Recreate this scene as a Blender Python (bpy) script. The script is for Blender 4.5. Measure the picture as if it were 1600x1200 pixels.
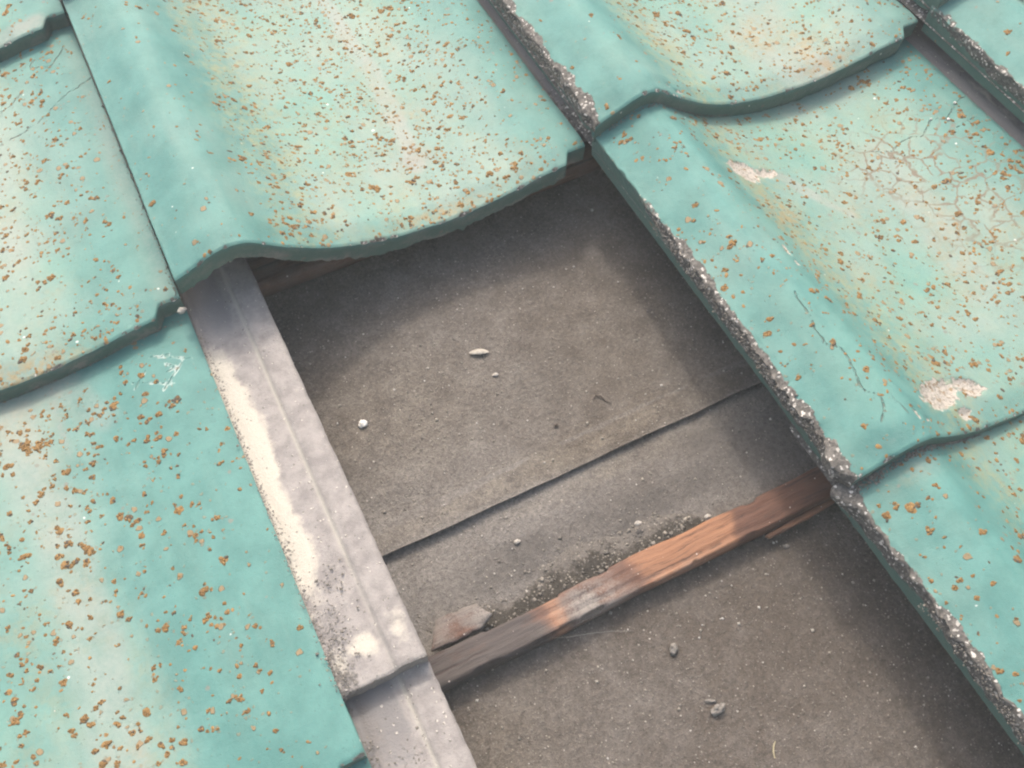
import bpy, math, random
import numpy as np
from mathutils import Matrix, Vector

# ------------------------------------------------------------------ camera, sky, sun, exposure
SC = bpy.context.scene
COL = SC.collection
for o in list(bpy.data.objects):
    bpy.data.objects.remove(o)

PITCH = math.radians(22.0)                       # the roof rises towards +Y
ROOF = Matrix.Translation((0, 0, 4.0)) @ Matrix.Rotation(PITCH, 4, 'X')   # roof coordinates -> world

def rodr(r):
    r = np.array(r); th = np.linalg.norm(r); k = r / th
    K = np.array([[0, -k[2], k[1]], [k[2], 0, -k[0]], [-k[1], k[0], 0]])
    return np.eye(3) + math.sin(th) * K + (1 - math.cos(th)) * K @ K

F_PX = 1534.1
CR = rodr([2.57545103, -0.602398282, 0.178850663])
CT = np.array([-0.610256935, -0.182891302, 0.667074912])
cpos = -CR.T @ CT
cam = bpy.data.cameras.new('camera')
camo = bpy.data.objects.new('camera', cam)
COL.objects.link(camo)
m = Matrix.Identity(4)
for i in range(3):
    m[i][0], m[i][1], m[i][2], m[i][3] = CR[0][i], -CR[1][i], -CR[2][i], cpos[i]
camo.matrix_world = ROOF @ m
cam.sensor_width = 36.0
cam.lens = 36.0 * F_PX / 1600.0
cam.clip_start = 0.01
cam.clip_end = 200.0
SC.camera = camo

SUN_LOCAL = Vector((0.11, 0.77, 1.0)).normalized()       # towards the sun, in roof coordinates
sdir = (ROOF.to_3x3() @ SUN_LOCAL).normalized()
SUN_EL = math.asin(sdir.z)
SUN_AZ = math.atan2(sdir.x, sdir.y)
world = bpy.data.worlds.new('World')
SC.world = world
world.use_nodes = True
wn = world.node_tree
bg = wn.nodes['Background']
sky = wn.nodes.new('ShaderNodeTexSky')
sky.sky_type = 'NISHITA'
sky.sun_disc = False
sky.sun_elevation = SUN_EL
sky.sun_rotation = SUN_AZ
sky.air_density = 1.6
sky.dust_density = 9.0
sky.ozone_density = 1.0
wn.links.new(sky.outputs[0], bg.inputs[0])
bg.inputs[1].default_value = 0.15
sun = bpy.data.lights.new('sun', 'SUN')
sun.energy = 1.0
sun.angle = math.radians(3.0)
sun.color = (1.0, 0.95, 0.88)
suno = bpy.data.objects.new('sun', sun)
COL.objects.link(suno)
suno.rotation_euler = sdir.to_track_quat('Z', 'Y').to_euler()
suno.location = (0, 0, 8)
vs = SC.view_settings
SC.display_settings.display_device = 'sRGB'
vs.view_transform = 'Standard'
vs.look = 'None'
vs.gamma = 1.0
vs.use_curve_mapping = False
vs.exposure = 1.6
SC.cycles.filter_width = 2.2
SC.cycles.max_bounces = 8

# ------------------------------------------------------------------ noise and mesh helpers
def _hash(ix, iy, seed):
    h = (ix.astype(np.int64) * 374761393 + iy.astype(np.int64) * 668265263 + seed * 2147483647) & 0xFFFFFFFF
    h = ((h ^ (h >> 13)) * 1274126177) & 0xFFFFFFFF
    h = ((h ^ (h >> 16)) * 2246822519) & 0xFFFFFFFF
    return ((h ^ (h >> 15)) & 0xFFFFFF) / float(0xFFFFFF)

def vnoise(x, y, seed=0):
    x, y = np.broadcast_arrays(np.asarray(x, float), np.asarray(y, float))
    ix, iy = np.floor(x), np.floor(y)
    fx, fy = x - ix, y - iy
    fx, fy = fx * fx * (3 - 2 * fx), fy * fy * (3 - 2 * fy)
    a, b = _hash(ix, iy, seed), _hash(ix + 1, iy, seed)
    c, d = _hash(ix, iy + 1, seed), _hash(ix + 1, iy + 1, seed)
    return (a * (1 - fx) + b * fx) * (1 - fy) + (c * (1 - fx) + d * fx) * fy

def fbm(x, y, seed=0, octv=4):
    s, a, t = 0.0, 0.5, 0.0
    for k in range(octv):
        s = s + a * vnoise(np.asarray(x) * 2 ** k + 17.3 * k, np.asarray(y) * 2 ** k - 9.1 * k, seed + k)
        t += a; a *= 0.5
    return s / t

def sstep(a, b, x):
    t = np.clip((np.asarray(x, float) - a) / (b - a), 0, 1)
    return t * t * (3 - 2 * t)

def bump_at(u, v, cu, cv, ru, rv):
    return np.exp(-((u - cu) / ru) ** 2 - ((v - cv) / rv) ** 2)

def dist_poly(u, v, pts):
    d = np.full(np.shape(u), 1e3)
    for (x0, y0), (x1, y1) in zip(pts[:-1], pts[1:]):
        dx, dy = x1 - x0, y1 - y0
        t = np.clip(((u - x0) * dx + (v - y0) * dy) / (dx * dx + dy * dy + 1e-9), 0, 1)
        d = np.minimum(d, np.hypot(u - x0 - t * dx, v - y0 - t * dy))
    return d

def build(name, verts, faces, mat=None, parent=None, attrs=None, smooth=True, vattrs=None):
    """one mesh object; verts in metres, faces an (n,3|4) array or a list of tuples"""
    verts = np.asarray(verts, np.float32)
    me = bpy.data.meshes.new(name)
    if isinstance(faces, np.ndarray):
        groups = [faces]
    else:
        groups = [np.array(f) for f in faces] if faces and isinstance(faces[0], np.ndarray) else None
    if groups is None:
        me.from_pydata(verts.tolist(), [], faces)
    else:
        n = sum(len(g) for g in groups)
        loops = np.concatenate([g.ravel() for g in groups]).astype(np.int32)
        tot = np.concatenate([np.full(len(g), g.shape[1]) for g in groups]).astype(np.int32)
        start = (np.cumsum(tot) - tot).astype(np.int32)
        me.vertices.add(len(verts)); me.vertices.foreach_set('co', verts.ravel())
        me.loops.add(len(loops)); me.loops.foreach_set('vertex_index', loops)
        me.polygons.add(n); me.polygons.foreach_set('loop_start', start)
        try: me.polygons.foreach_set('loop_total', tot)
        except Exception: pass
        me.update(calc_edges=True)
        me.validate()
    if smooth:
        me.polygons.foreach_set('use_smooth', np.ones(len(me.polygons), bool))
    for k, a in (attrs or {}).items():
        at = me.attributes.new(k, 'FLOAT', 'POINT')
        at.data.foreach_set('value', np.asarray(a, np.float32).ravel())
    for k, a in (vattrs or {}).items():
        at = me.attributes.new(k, 'FLOAT_VECTOR', 'POINT')
        at.data.foreach_set('vector', np.asarray(a, np.float32).ravel())
    if mat: me.materials.append(mat)
    o = bpy.data.objects.new(name, me)
    COL.objects.link(o)
    if parent: o.parent = parent
    return o

def tag(o, label=None, cat=None, group=None, kind=None):
    if label: o['label'] = label
    if cat: o['category'] = cat
    if group: o['group'] = group
    if kind or cat: o['kind'] = kind or 'thing'
    return o

def empty(name, x, y, z):
    o = bpy.data.objects.new(name, None)
    o.empty_display_size = 0.02
    COL.objects.link(o)
    o.matrix_world = ROOF @ Matrix.Translation((x, y, z))
    return o

def on_roof(o):
    o.matrix_world = ROOF @ o.matrix_basis
    return o

def grid_faces(ni, nj, off=0, flip=False):
    i, j = np.meshgrid(np.arange(ni - 1), np.arange(nj - 1), indexing='ij')
    a = off + i * nj + j
    q = np.stack([a, a + nj, a + nj + 1, a + 1], -1).reshape(-1, 4)
    return q[:, ::-1].copy() if flip else q

# ------------------------------------------------------------------ node helpers
class NT:
    def __init__(self, name):
        self.mat = bpy.data.materials.new(name)
        self.mat.use_nodes = True
        self.t = self.mat.node_tree
        self.bsdf = self.t.nodes['Principled BSDF']
    def n(self, typ, **kw):
        nd = self.t.nodes.new(typ)
        for k, v in kw.items(): setattr(nd, k, v)
        return nd
    def put(self, sock, v):
        if isinstance(v, bpy.types.NodeSocket): self.t.links.new(v, sock)
        elif v is not None:
            if hasattr(sock.default_value, '__len__') and not hasattr(v, '__len__'): v = (v, v, v)
            if hasattr(sock.default_value, '__len__') and len(sock.default_value) == 4 and len(v) == 3: v = (*v, 1)
            sock.default_value = v
    def m(self, op, a, b=None, c=None, clamp=False):
        nd = self.n('ShaderNodeMath', operation=op, use_clamp=clamp)
        for i, x in enumerate((a, b, c)):
            if x is not None: self.put(nd.inputs[i], x)
        return nd.outputs[0]
    def mul(self, a, b): return self.m('MULTIPLY', a, b)
    def add(self, a, b): return self.m('ADD', a, b)
    def step(self, x, lo, hi, o0=0.0, o1=1.0):
        nd = self.n('ShaderNodeMapRange', interpolation_type='SMOOTHSTEP')
        for i, v in enumerate((x, lo, hi, o0, o1)): self.put(nd.inputs[i], v)
        return nd.outputs[0]
    def mix(self, f, a, b, mode='MIX'):
        nd = self.n('ShaderNodeMix', data_type='RGBA', blend_type=mode)
        self.put(nd.inputs[0], f); self.put(nd.inputs[6], a); self.put(nd.inputs[7], b)
        return nd.outputs[2]
    def attr(self, name, vec=False):
        nd = self.n('ShaderNodeAttribute', attribute_name=name)
        return nd.outputs['Vector'] if vec else nd.outputs['Fac']
    def noise(self, vec, scale, detail=3.0, rough=0.55, col=False):
        nd = self.n('ShaderNodeTexNoise')
        self.put(nd.inputs['Vector'], vec); self.put(nd.inputs['Scale'], scale)
        self.put(nd.inputs['Detail'], detail); self.put(nd.inputs['Roughness'], rough)
        return nd.outputs['Color'] if col else nd.outputs['Fac']
    def vor(self, vec, scale, feature='F1', rnd=1.0):
        nd = self.n('ShaderNodeTexVoronoi', feature=feature)
        self.put(nd.inputs['Vector'], vec); self.put(nd.inputs['Scale'], scale)
        self.put(nd.inputs['Randomness'], rnd)
        return nd
    def warp(self, vec, scale, amt):
        c = self.noise(vec, scale, 3.0, 0.6, True)
        s = self.n('ShaderNodeVectorMath', operation='SUBTRACT'); self.put(s.inputs[0], c); s.inputs[1].default_value = (.5, .5, .5)
        k = self.n('ShaderNodeVectorMath', operation='SCALE'); self.put(k.inputs[0], s.outputs[0]); k.inputs['Scale'].default_value = amt
        a = self.n('ShaderNodeVectorMath', operation='ADD'); self.put(a.inputs[0], vec); self.put(a.inputs[1], k.outputs[0])
        return a.outputs[0]
    def vscale(self, vec, s):
        k = self.n('ShaderNodeVectorMath', operation='MULTIPLY'); self.put(k.inputs[0], vec); k.inputs[1].default_value = s
        return k.outputs[0]
    def sep(self, col):
        nd = self.n('ShaderNodeSeparateColor'); self.put(nd.inputs[0], col); return nd.outputs
    def spots(self, vec, scale, rmin, rmax, p=1.0, dens=None):
        """round specks: one per voronoi cell, random radius (in cell units), a share p of the cells"""
        v = self.vor(vec, scale)
        c = self.sep(v.outputs['Color'])
        r = self.m('MULTIPLY_ADD', c[0], rmax - rmin, rmin)
        keep = self.m('LESS_THAN', c[1], dens if dens is not None else p)
        return self.mul(self.step(self.m('SUBTRACT', r, v.outputs['Distance']), -0.02, 0.05), keep)
    def bump(self, h, dist, strength=1.0, normal=None):
        nd = self.n('ShaderNodeBump'); self.put(nd.inputs['Height'], h)
        nd.inputs['Distance'].default_value = dist; nd.inputs['Strength'].default_value = strength
        if normal is not None: self.put(nd.inputs['Normal'], normal)
        return nd.outputs[0]
    def out(self, col, rough=0.7, normal=None, spec=0.3):
        self.put(self.bsdf.inputs['Base Color'], col)
        self.put(self.bsdf.inputs['Roughness'], rough)
        self.put(self.bsdf.inputs['Specular IOR Level'], spec)
        if normal is not None: self.put(self.bsdf.inputs['Normal'], normal)
        return self.mat

def aggregate(T, tc):
    """broken concrete: grey matrix with pale and dark grains"""
    v1 = T.vor(tc, 520); c1 = T.sep(v1.outputs['Color'])
    v2 = T.vor(tc, 760); c2 = T.sep(v2.outputs['Color'])
    g = T.mix(c1[0], (.052, .048, .043), (.108, .100, .091))
    g = T.mix(T.m('GREATER_THAN', c1[1], .94), g, (.24, .228, .208))
    g = T.mix(T.mul(T.m('LESS_THAN', c2[1], .22), .8), g, (.045, .043, .04))
    g = T.mix(T.m('GREATER_THAN', c2[0], .93), g, (.33, .31, .285))
    h = T.add(T.mul(v1.outputs['Distance'], 520 * .0018), T.mul(c2[2], .3))
    return g, h

# ------------------------------------------------------------------ materials
def painted_material():
    T = NT('weathered_green_paint')
    tc = T.attr('tc', True)
    nb = T.noise(tc, 11, 3); nm = T.noise(tc, 45, 4); nf = T.noise(tc, 380, 5, .65); nx = T.noise(tc, 1500, 3, .7)
    streak = T.noise(T.vscale(tc, (70, 7, 7)), 1.0, 4, .6)
    teal = T.mix(T.step(nm, .3, .7), (.039, .112, .101), (.058, .145, .131))
    chalk = T.mix(T.step(nb, .35, .65), (.106, .194, .157), (.146, .190, .161))
    f = T.m('ADD', T.attr('fade'), T.mul(T.m('SUBTRACT', T.add(T.mul(nb, .5), T.mul(streak, .5)), .5), 1.1), clamp=True)
    col = T.mix(f, teal, chalk)
    # thin yellow algae film
    al = T.mul(T.attr('algae'), T.step(T.noise(tc, 130, 5, .7), .40, .66))
    col = T.mix(T.mul(al, .6), col, (.185, .165, .072))
    # grey worn stripe
    col = T.mix(T.mul(T.attr('pale'), T.step(T.add(nm, T.mul(nf, .35)), .42, .85, .35, 1.0)), col, (.168, .178, .158))
    # rusty film
    rs = T.mul(T.attr('rust'), T.step(T.noise(tc, 170, 5, .7), .38, .6))
    col = T.mix(T.mul(rs, .68), col, (.180, .122, .048))
    # dirty dark green on front and side faces, tone partly painted-in shade
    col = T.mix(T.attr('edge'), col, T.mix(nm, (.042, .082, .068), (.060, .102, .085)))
    # grime
    col = T.mix(1.0, col, T.mix(nf, (.86, .86, .86), (1.10, 1.10, 1.10)), 'MULTIPLY')
    col = T.mix(T.mul(T.attr('dirt'), T.step(T.add(T.mul(nm, .5), T.mul(nf, .5)), .32, .62)), col, (.15, .135, .125))
    w1 = T.warp(tc, 300, .0035)
    ds = T.attr('spots')
    s1 = T.spots(w1, 150, .08, .33, dens=T.mul(ds, .50))
    s2 = T.spots(w1, 330, .10, .36, dens=T.mul(ds, .40))
    s3 = T.spots(T.warp(tc, 200, .004), 95, .05, .20, dens=.10)
    col = T.mix(T.mul(s2, .55), col, (.125, .10, .06))
    col = T.mix(T.mul(s1, .85), col, T.mix(nf, (.115, .070, .032), (.175, .115, .052)))
    col = T.mix(T.mul(s3, .7), col, (.11, .10, .085))
    wsp = T.spots(T.warp(tc, 400, .002), 100, .03, .11, .10)
    col = T.mix(wsp, col, (.33, .35, .33))
    # cracks
    cw = T.vor(T.warp(tc, 60, .012), 62, 'DISTANCE_TO_EDGE')
    cz = T.mul(T.attr('craze'), T.step(cw.outputs['Distance'], .012, .065, 1.0, 0.0))
    cz = T.mul(cz, T.step(T.noise(tc, 55, 2), .34, .50))
    col = T.mix(T.mul(cz, .95), col, (.095, .075, .052))
    nj = T.mul(T.m('SUBTRACT', T.noise(tc, 260, 4), .5), 2.6)
    ck = T.step(T.m('ABSOLUTE', T.add(T.attr('crack'), T.m('ABSOLUTE', nj))), .25, 1.0, 1.0, 0.0)
    col = T.mix(T.mul(ck, .55), col, (.10, .085, .065))
    mk = T.step(T.attr('mark'), .15, .75, 1.0, 0.0)
    mkl = T.mul(T.step(T.m('ABSOLUTE', T.m('SUBTRACT', T.attr('mark'), .85)), .1, .6, 1.0, 0.0), T.step(T.noise(tc, 170, 3), .42, .6))
    col = T.mix(T.mul(mk, .45), col, (.10, .17, .145))
    col = T.mix(T.mul(mkl, .6), col, (.32, .36, .34))
    # spalled patches
    sp = T.step(T.add(T.attr('spall'), T.mul(T.m('SUBTRACT', T.noise(tc, 150, 5, .65), .5), 1.9)), .40, .56)
    spc = T.mix(T.noise(tc, 600, 4, .7), (.15, .128, .10), (.41, .385, .345))
    spc = T.mix(T.mul(T.step(T.noise(tc, 420, 4, .7), .50, .62), .8), spc, (.10, .088, .076))
    spc = T.mix(T.step(T.noise(tc, 210, 3), .55, .68), spc, (.17, .12, .07))
    col = T.mix(sp, col, spc)
    # exposed concrete
    ag, ah = aggregate(T, tc)
    cm = T.step(T.add(T.attr('conc'), T.mul(T.m('SUBTRACT', T.noise(tc, 260, 5, .7), .5), 1.2)), .42, .60)
    col = T.mix(cm, col, ag)
    pit = T.spots(tc, 620, .06, .26, .16)
    col = T.mix(T.mul(pit, T.m('SUBTRACT', .32, T.mul(cm, .3))), col, (.07, .085, .07))
    h = T.add(T.mul(nf, .22), T.add(T.mul(s1, .55), T.mul(s2, .25)))
    h = T.m('SUBTRACT', h, T.add(T.mul(ck, 1.2), T.mul(mk, .9)))
    h = T.add(h, T.mul(sp, T.m('SUBTRACT', T.mul(T.noise(tc, 600, 4, .7), 1.8), 1.4)))
    h = T.add(h, T.mul(cm, T.mul(ah, .4)))
    h = T.m('SUBTRACT', T.add(h, T.mul(nx, .22)), T.mul(pit, .3))
    return T.out(col, T.mix(cm, T.mix(nm, (.60,)*3, (.72,)*3), (.95,)*3), T.bump(h, .0011, .9), .28)

def flange_material():
    T = NT('bare_cement')
    tc = T.attr('tc', True)
    nb = T.noise(tc, 30, 4); nm = T.noise(tc, 110, 5, .65); nf = T.noise(tc, 700, 4, .7)
    g = T.mix(T.step(nm, .3, .7), (.138, .127, .122), (.205, .190, .179))
    cream = T.mix(nf, (.245, .225, .188), (.345, .325, .282))
    s = T.step(T.add(T.attr('sand'), T.mul(T.m('SUBTRACT', T.add(T.mul(nb, .5), T.mul(nm, .5)), .5), 1.5)), .30, .68)
    col = T.mix(s, g, cream)
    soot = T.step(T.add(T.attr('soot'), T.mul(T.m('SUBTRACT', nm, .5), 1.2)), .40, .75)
    col = T.mix(T.mul(soot, .8), col, (.115, .11, .11))  # real dark patches and painted-in shade share this mask
    col = T.mix(T.mul(T.attr('rib'), .6), col, (.27, .255, .222))
    grains = T.spots(tc, 420, .12, .42, .20)
    col = T.mix(T.mul(grains, .7), col, T.mix(T.step(T.noise(tc, 900, 1), .45, .55), (.075, .07, .062), (.36, .335, .30)))
    pits = T.spots(tc, 170, .04, .16, .16)
    col = T.mix(T.mul(pits, .7), col, (.08, .073, .065))
    ag, ah = aggregate(T, tc)
    cm = T.step(T.add(T.attr('conc'), T.mul(T.m('SUBTRACT', T.noise(tc, 260, 4, .7), .5), 1.0)), .42, .62)
    col = T.mix(T.mul(cm, .75), col, ag)
    h = T.add(T.mul(nf, .8), T.add(T.mul(grains, .6), T.mul(nm, .2)))
    h = T.add(h, T.mul(cm, ah))
    return T.out(col, .93, T.bump(h, .0010, .9), .15)

def lichen_material():
    T = NT('lichen_crust_orange')
    tc = T.attr('tc', True)
    r = T.attr('rnd')
    n = T.noise(tc, 900, 4, .7)
    a = T.mix(r, (.142, .082, .032), (.245, .152, .062))
    a = T.mix(T.m('GREATER_THAN', r, .90), a, (.062, .056, .048))
    a = T.mix(T.step(n, .35, .7), T.mix(.55, a, (.065, .045, .026)), a)
    a = T.mix(T.step(T.attr('rim'), .45, 1.0), a, T.mix(.72, a, (.10, .16, .125)))
    return T.out(a, .95, T.bump(n, .0008, 1.0), .1)

def felt_material():
    T = NT('asphalt_roofing_felt')
    tc = T.attr('tc', True)
    nb = T.noise(tc, 9, 4); nm = T.noise(tc, 60, 5, .65); nf = T.noise(tc, 900, 4, .7); n2 = T.noise(tc, 2200, 2, .6)
    brown = T.mix(nm, (.052, .043, .036), (.077, .064, .053))
    grey = T.mix(nm, (.092, .083, .076), (.148, .136, .126))
    d = T.m('ADD', T.attr('dust'), T.mul(T.m('SUBTRACT', T.add(T.mul(nb, .5), T.mul(nm, .5)), .5), 2.0), clamp=True)
    col = T.mix(d, brown, grey)
    tan = T.mul(T.attr('tan'), T.step(T.add(T.mul(nm, .6), T.mul(nf, .4)), .38, .60))
    col = T.mix(T.mul(tan, .7), col, (.15, .13, .10))
    col = T.mix(1.0, col, T.mix(T.step(nf, .25, .75), (.72,)*3, (1.28,)*3), 'MULTIPLY')
    g1 = T.spots(tc, 600, .10, .45, .30)
    col = T.mix(T.mul(g1, .5), col, (.15, .135, .12))
    ng = T.noise(tc, 330, 4, .7)
    col = T.mix(1.0, col, T.mix(T.step(ng, .3, .7), (.78,)*3, (1.22,)*3), 'MULTIPLY')
    g2 = T.spots(tc, 330, .06, .22, .16)
    col = T.mix(T.mul(g2, .8), col, (.24, .22, .195))
    g3 = T.spots(tc, 700, .12, .4, .10)
    col = T.mix(T.mul(g3, .7), col, (.028, .025, .022))
    st = T.mul(T.attr('stain'), T.step(T.add(T.mul(nm, .6), T.mul(nf, .4)), .34, .66))
    col = T.mix(T.mul(st, .72), col, (.036, .032, .029))
    h = T.add(T.mul(nf, .5), T.add(T.mul(g1, .6), T.add(T.mul(n2, .3), T.mul(ng, .8))))
    return T.out(col, .92, T.bump(h, .0019, 1.0), .2)

def wood_material():
    T = NT('weathered_red_wood')
    tc = T.attr('tc', True)
    w = T.warp(tc, 30, .006)
    gr = T.noise(T.vscale(w, (12, 420, 420)), 1.0, 5, .65)
    g2 = T.noise(T.vscale(w, (5, 150, 150)), 1.0, 3, .5)
    nm = T.noise(tc, 80, 4, .6); nf = T.noise(tc, 800, 3, .7)
    red = T.mix(gr, (.040, .019, .013), (.100, .050, .034))
    org = T.mix(gr, (.080, .034, .018), (.235, .120, .068))
    gry = T.mix(gr, (.024, .019, .0175), (.066, .055, .051))
    f = T.step(T.add(T.attr('fresh'), T.mul(T.m('SUBTRACT', T.add(T.mul(nm, .4), T.mul(g2, .6)), .5), 1.9)), .28, .85)
    a = T.step(T.add(T.attr('aged'), T.mul(T.m('SUBTRACT', T.add(T.mul(nm, .5), T.mul(g2, .5)), .5), 1.6)), .30, .85)
    col = T.mix(a, T.mix(f, red, org), gry)
    col = T.mix(T.mul(T.step(gr, .34, .46, 1.0, 0.0), .75), col, (.026, .015, .012))
    col = T.mix(T.mul(T.attr('soil'), T.step(T.add(T.mul(nm, .5), T.mul(nf, .5)), .36, .58)), col, (.17, .15, .135))
    col = T.mix(T.mul(T.spots(tc, 420, .06, .24, .08), .8), col, (.42, .38, .34))
    h = T.add(T.mul(gr, .8), T.add(T.mul(g2, .5), T.mul(nf, .15)))
    return T.out(col, .78, T.bump(h, .0011, 1.0), .25)

def stone_material(name, rough=.9):
    T = NT(name)
    tc = T.n('ShaderNodeTexCoord').outputs['Object']
    r = T.attr('rnd')
    n = T.noise(tc, 900, 3, .7)
    c = T.mix(T.step(r, .0, .55), (.095, .086, .075), (.155, .14, .122))
    c = T.mix(T.step(r, .55, .80), c, (.21, .19, .16))
    c = T.mix(T.step(r, .80, 1.0), c, (.36, .34, .31))
    c = T.mix(1.0, c, T.mix(n, (.7,)*3, (1.25,)*3), 'MULTIPLY')
    return T.out(c, rough, T.bump(n, .0006, .8), .2)

def soil_material():
    T = NT('dark_soil')
    tc = T.attr('tc', True)
    n = T.noise(tc, 260, 5, .7); f = T.noise(tc, 1100, 4, .7)
    c = T.mix(n, (.016, .014, .012), (.055, .049, .042))
    c = T.mix(T.step(T.add(T.attr('fade'), T.mul(T.m('SUBTRACT', T.noise(tc, 120, 5, .7), .5), 1.8)), .35, .75), c, T.mix(f, (.07, .062, .055), (.135, .123, .112)))
    c = T.mix(T.mul(T.spots(tc, 480, .1, .4, .25), .8), c, (.20, .18, .155))
    c = T.mix(T.mul(T.spots(tc, 800, .1, .4, .15), .8), c, (.022, .02, .018))
    return T.out(c, .96, T.bump(T.add(n, f), .0014, 1.0), .1)

def plain(name, c0, c1, scale=400, rough=.8):
    T = NT(name)
    tc = T.n('ShaderNodeTexCoord').outputs['Object']
    n = T.noise(tc, scale, 4, .65)
    return T.out(T.mix(T.step(n, .3, .7), c0, c1), rough, T.bump(n, .0005, .8), .2)

M_PAINT = painted_material(); M_FLANGE = flange_material(); M_LICHEN = lichen_material()
M_FELT = felt_material(); M_WOOD = wood_material(); M_GRIT = stone_material('mineral_grit'); M_SOIL = soil_material()
M_DECK = plain('deck_board', (.10, .075, .05), (.19, .14, .09), 60)
M_CHALK = plain('white_plaster', (.36, .35, .32), (.48, .47, .45), 700)
M_LEAF = plain('dry_pale_leaf', (.17, .15, .125), (.26, .24, .205), 500)
M_STRAW = plain('dry_straw', (.17, .15, .09), (.25, .22, .15), 700)
M_TWIG = plain('dark_twig', (.03, .024, .02), (.07, .055, .045), 700)
M_LUMP = plain('grey_mortar', (.07, .064, .057), (.15, .138, .125), 600)
M_SILK = plain('pale_thread', (.16, .155, .145), (.22, .215, .20), 700)
M_SHINGLE = plain('dusty_pale_pebble', (.20, .185, .16), (.28, .26, .235), 600)

# ------------------------------------------------------------------ unseen pale ground, added to bounce light into the shade
gn = 25
gx, gy = np.meshgrid(np.linspace(-30, 30, gn), np.linspace(-30, 30, gn), indexing='ij')
ground = build('ground', np.stack([gx, gy, 0 * gx], -1).reshape(-1, 3), grid_faces(gn, gn), plain('pale_concrete_yard', (.46, .45, .42), (.56, .54, .51), 3, .9))
tag(ground, 'pale concrete yard below the roof', None, None, 'structure')

# ------------------------------------------------------------------ the roof under the tiles
W, L = 0.300, 0.29749                 # one tile's cover width and one course's exposure
FELT = -0.088                         # height of the felt below the tiles' left corners

def felt_fields(u, v):
    """dust / tan / stain for felt at roof coordinates in millimetres"""
    dust = 0.20 + 0.45 * bump_at(u, v, 400, -450, 75, 55) + .30 * bump_at(u, v, 360, -480, 60, 40)
    strip = sstep(-484, -490, v) * sstep(-566, -548, v)
    dust = dust + .62 * strip
    dust = dust * (1 - .55 * sstep(-570, -585, v)) + .15 * bump_at(u, v, 390, -640, 60, 40)
    tan = .65 * bump_at(u, v, 470, -476, 110, 10) + .45 * bump_at(u, v, 400, -400, 60, 50) + .5 * bump_at(u, v, 520, -498, 90, 5) + .3 * bump_at(u, v, 370, -625, 40, 25) + .25 * bump_at(u, v, 540, -420, 70, 60)
    stain = .75 * bump_at(u, v, 500, -531, 120, 14) + .9 * bump_at(u, v, 470, -528 + (u - 470) * .02, 75, 11) + bump_at(u, v, 570, -505, 18, 9) + .8 * bump_at(u, v, 480, -532, 60, 7) + .8 * bump_at(u, v, 420, -518, 35, 6) + .7 * bump_at(u, v, 612, -520, 25, 25) + .35 * bump_at(u, v, 505, -420, 40, 25)
    return np.clip(dust, 0, 1), np.clip(tan, 0, 1), np.clip(stain, 0, 1)

def felt_sheet(name, u0, u1, v0, v1, base, lift_edge, label):
    us = np.arange(u0, u1 + .1, 3.0)
    vv = np.concatenate([np.arange(v0, v0 + 30, 1.0), np.arange(v0 + 30, v1 + .1, 3.0)])
    U, V = np.meshgrid(us, vv, indexing='ij')
    edge = (fbm(U / 60, U * 0 + 3.3, 5, 3) - .5) * 5 * sstep(60, 0, V - v0)
    V2 = V + edge
    H = (fbm(U / 90, V / 70, 11, 3) - .5) * 3.0 + (fbm(U / 26, V / 20, 12, 3) - .5) * 1.5
    H = np.where(V > -585, H, H * .8)
    if lift_edge:
        H = H * sstep(-2, 40, V - v0) + lift_edge * sstep(26, 0, V - v0) * (.65 + .7 * fbm(U / 110, U * 0, 8, 2))
    Wz = base * 1000 + H
    dust, tan, stain = felt_fields(U, V2)
    n0, n1 = U.shape
    top = np.stack([U, V2, Wz], -1).reshape(-1, 3)
    # rolled edge: a skirt under the front lip and a back face
    fr = np.stack([us, V2[:, 0] + .4, Wz[:, 0] - 1.6], -1)
    fr2 = np.stack([us, V2[:, 0] + 22, Wz[:, 7] - 1.7], -1)
    verts = np.concatenate([top, fr, fr2]) / 1000
    f = grid_faces(n0, n1)
    i = np.arange(n0 - 1); a = i * n1; b = len(top) + i; c = len(top) + n0 + i
    q1 = np.stack([a, b, b + 1, a + n1], -1); q2 = np.stack([b, c, c + 1, b + 1], -1)
    ex = lambda A: np.concatenate([A.ravel(), A[:, 0], A[:, 0]])
    o = build(name, verts, np.concatenate([f, q1[:, ::-1], q2[:, ::-1]]), M_FELT, None,
              {'dust': ex(dust), 'tan': ex(tan), 'stain': ex(stain)}, True, {'tc': verts + np.array([base * 7, 0, 0])})
    tag(o, label, 'roofing felt')
    return on_roof(o)

felt_sheet('roofing_felt', -330, 1230, -488, 330, FELT, 3.2, 'dark felt sheet in the gap above the lap line, overlapping the lower sheet')
felt_sheet('roofing_felt', -330, 1230, -1180, -440, FELT - .0022, 0, 'lower felt sheet running under the red batten to the bottom of the open gap')

def box(name, x0, x1, y0, y1, z0, z1, mat):
    v = [(x, y, z) for x in (x0, x1) for y in (y0, y1) for z in (z0, z1)]
    f = [(0, 1, 3, 2), (4, 6, 7, 5), (0, 4, 5, 1), (2, 3, 7, 6), (0, 2, 6, 4), (1, 5, 7, 3)]
    return build(name, v, f, mat, smooth=False)
deck = box('roof_deck', -.34, 1.24, -1.19, .34, FELT - .019, FELT - .0062, M_DECK)
tag(on_roof(deck), 'timber roof deck under the felt', None, None, 'structure')

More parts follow.
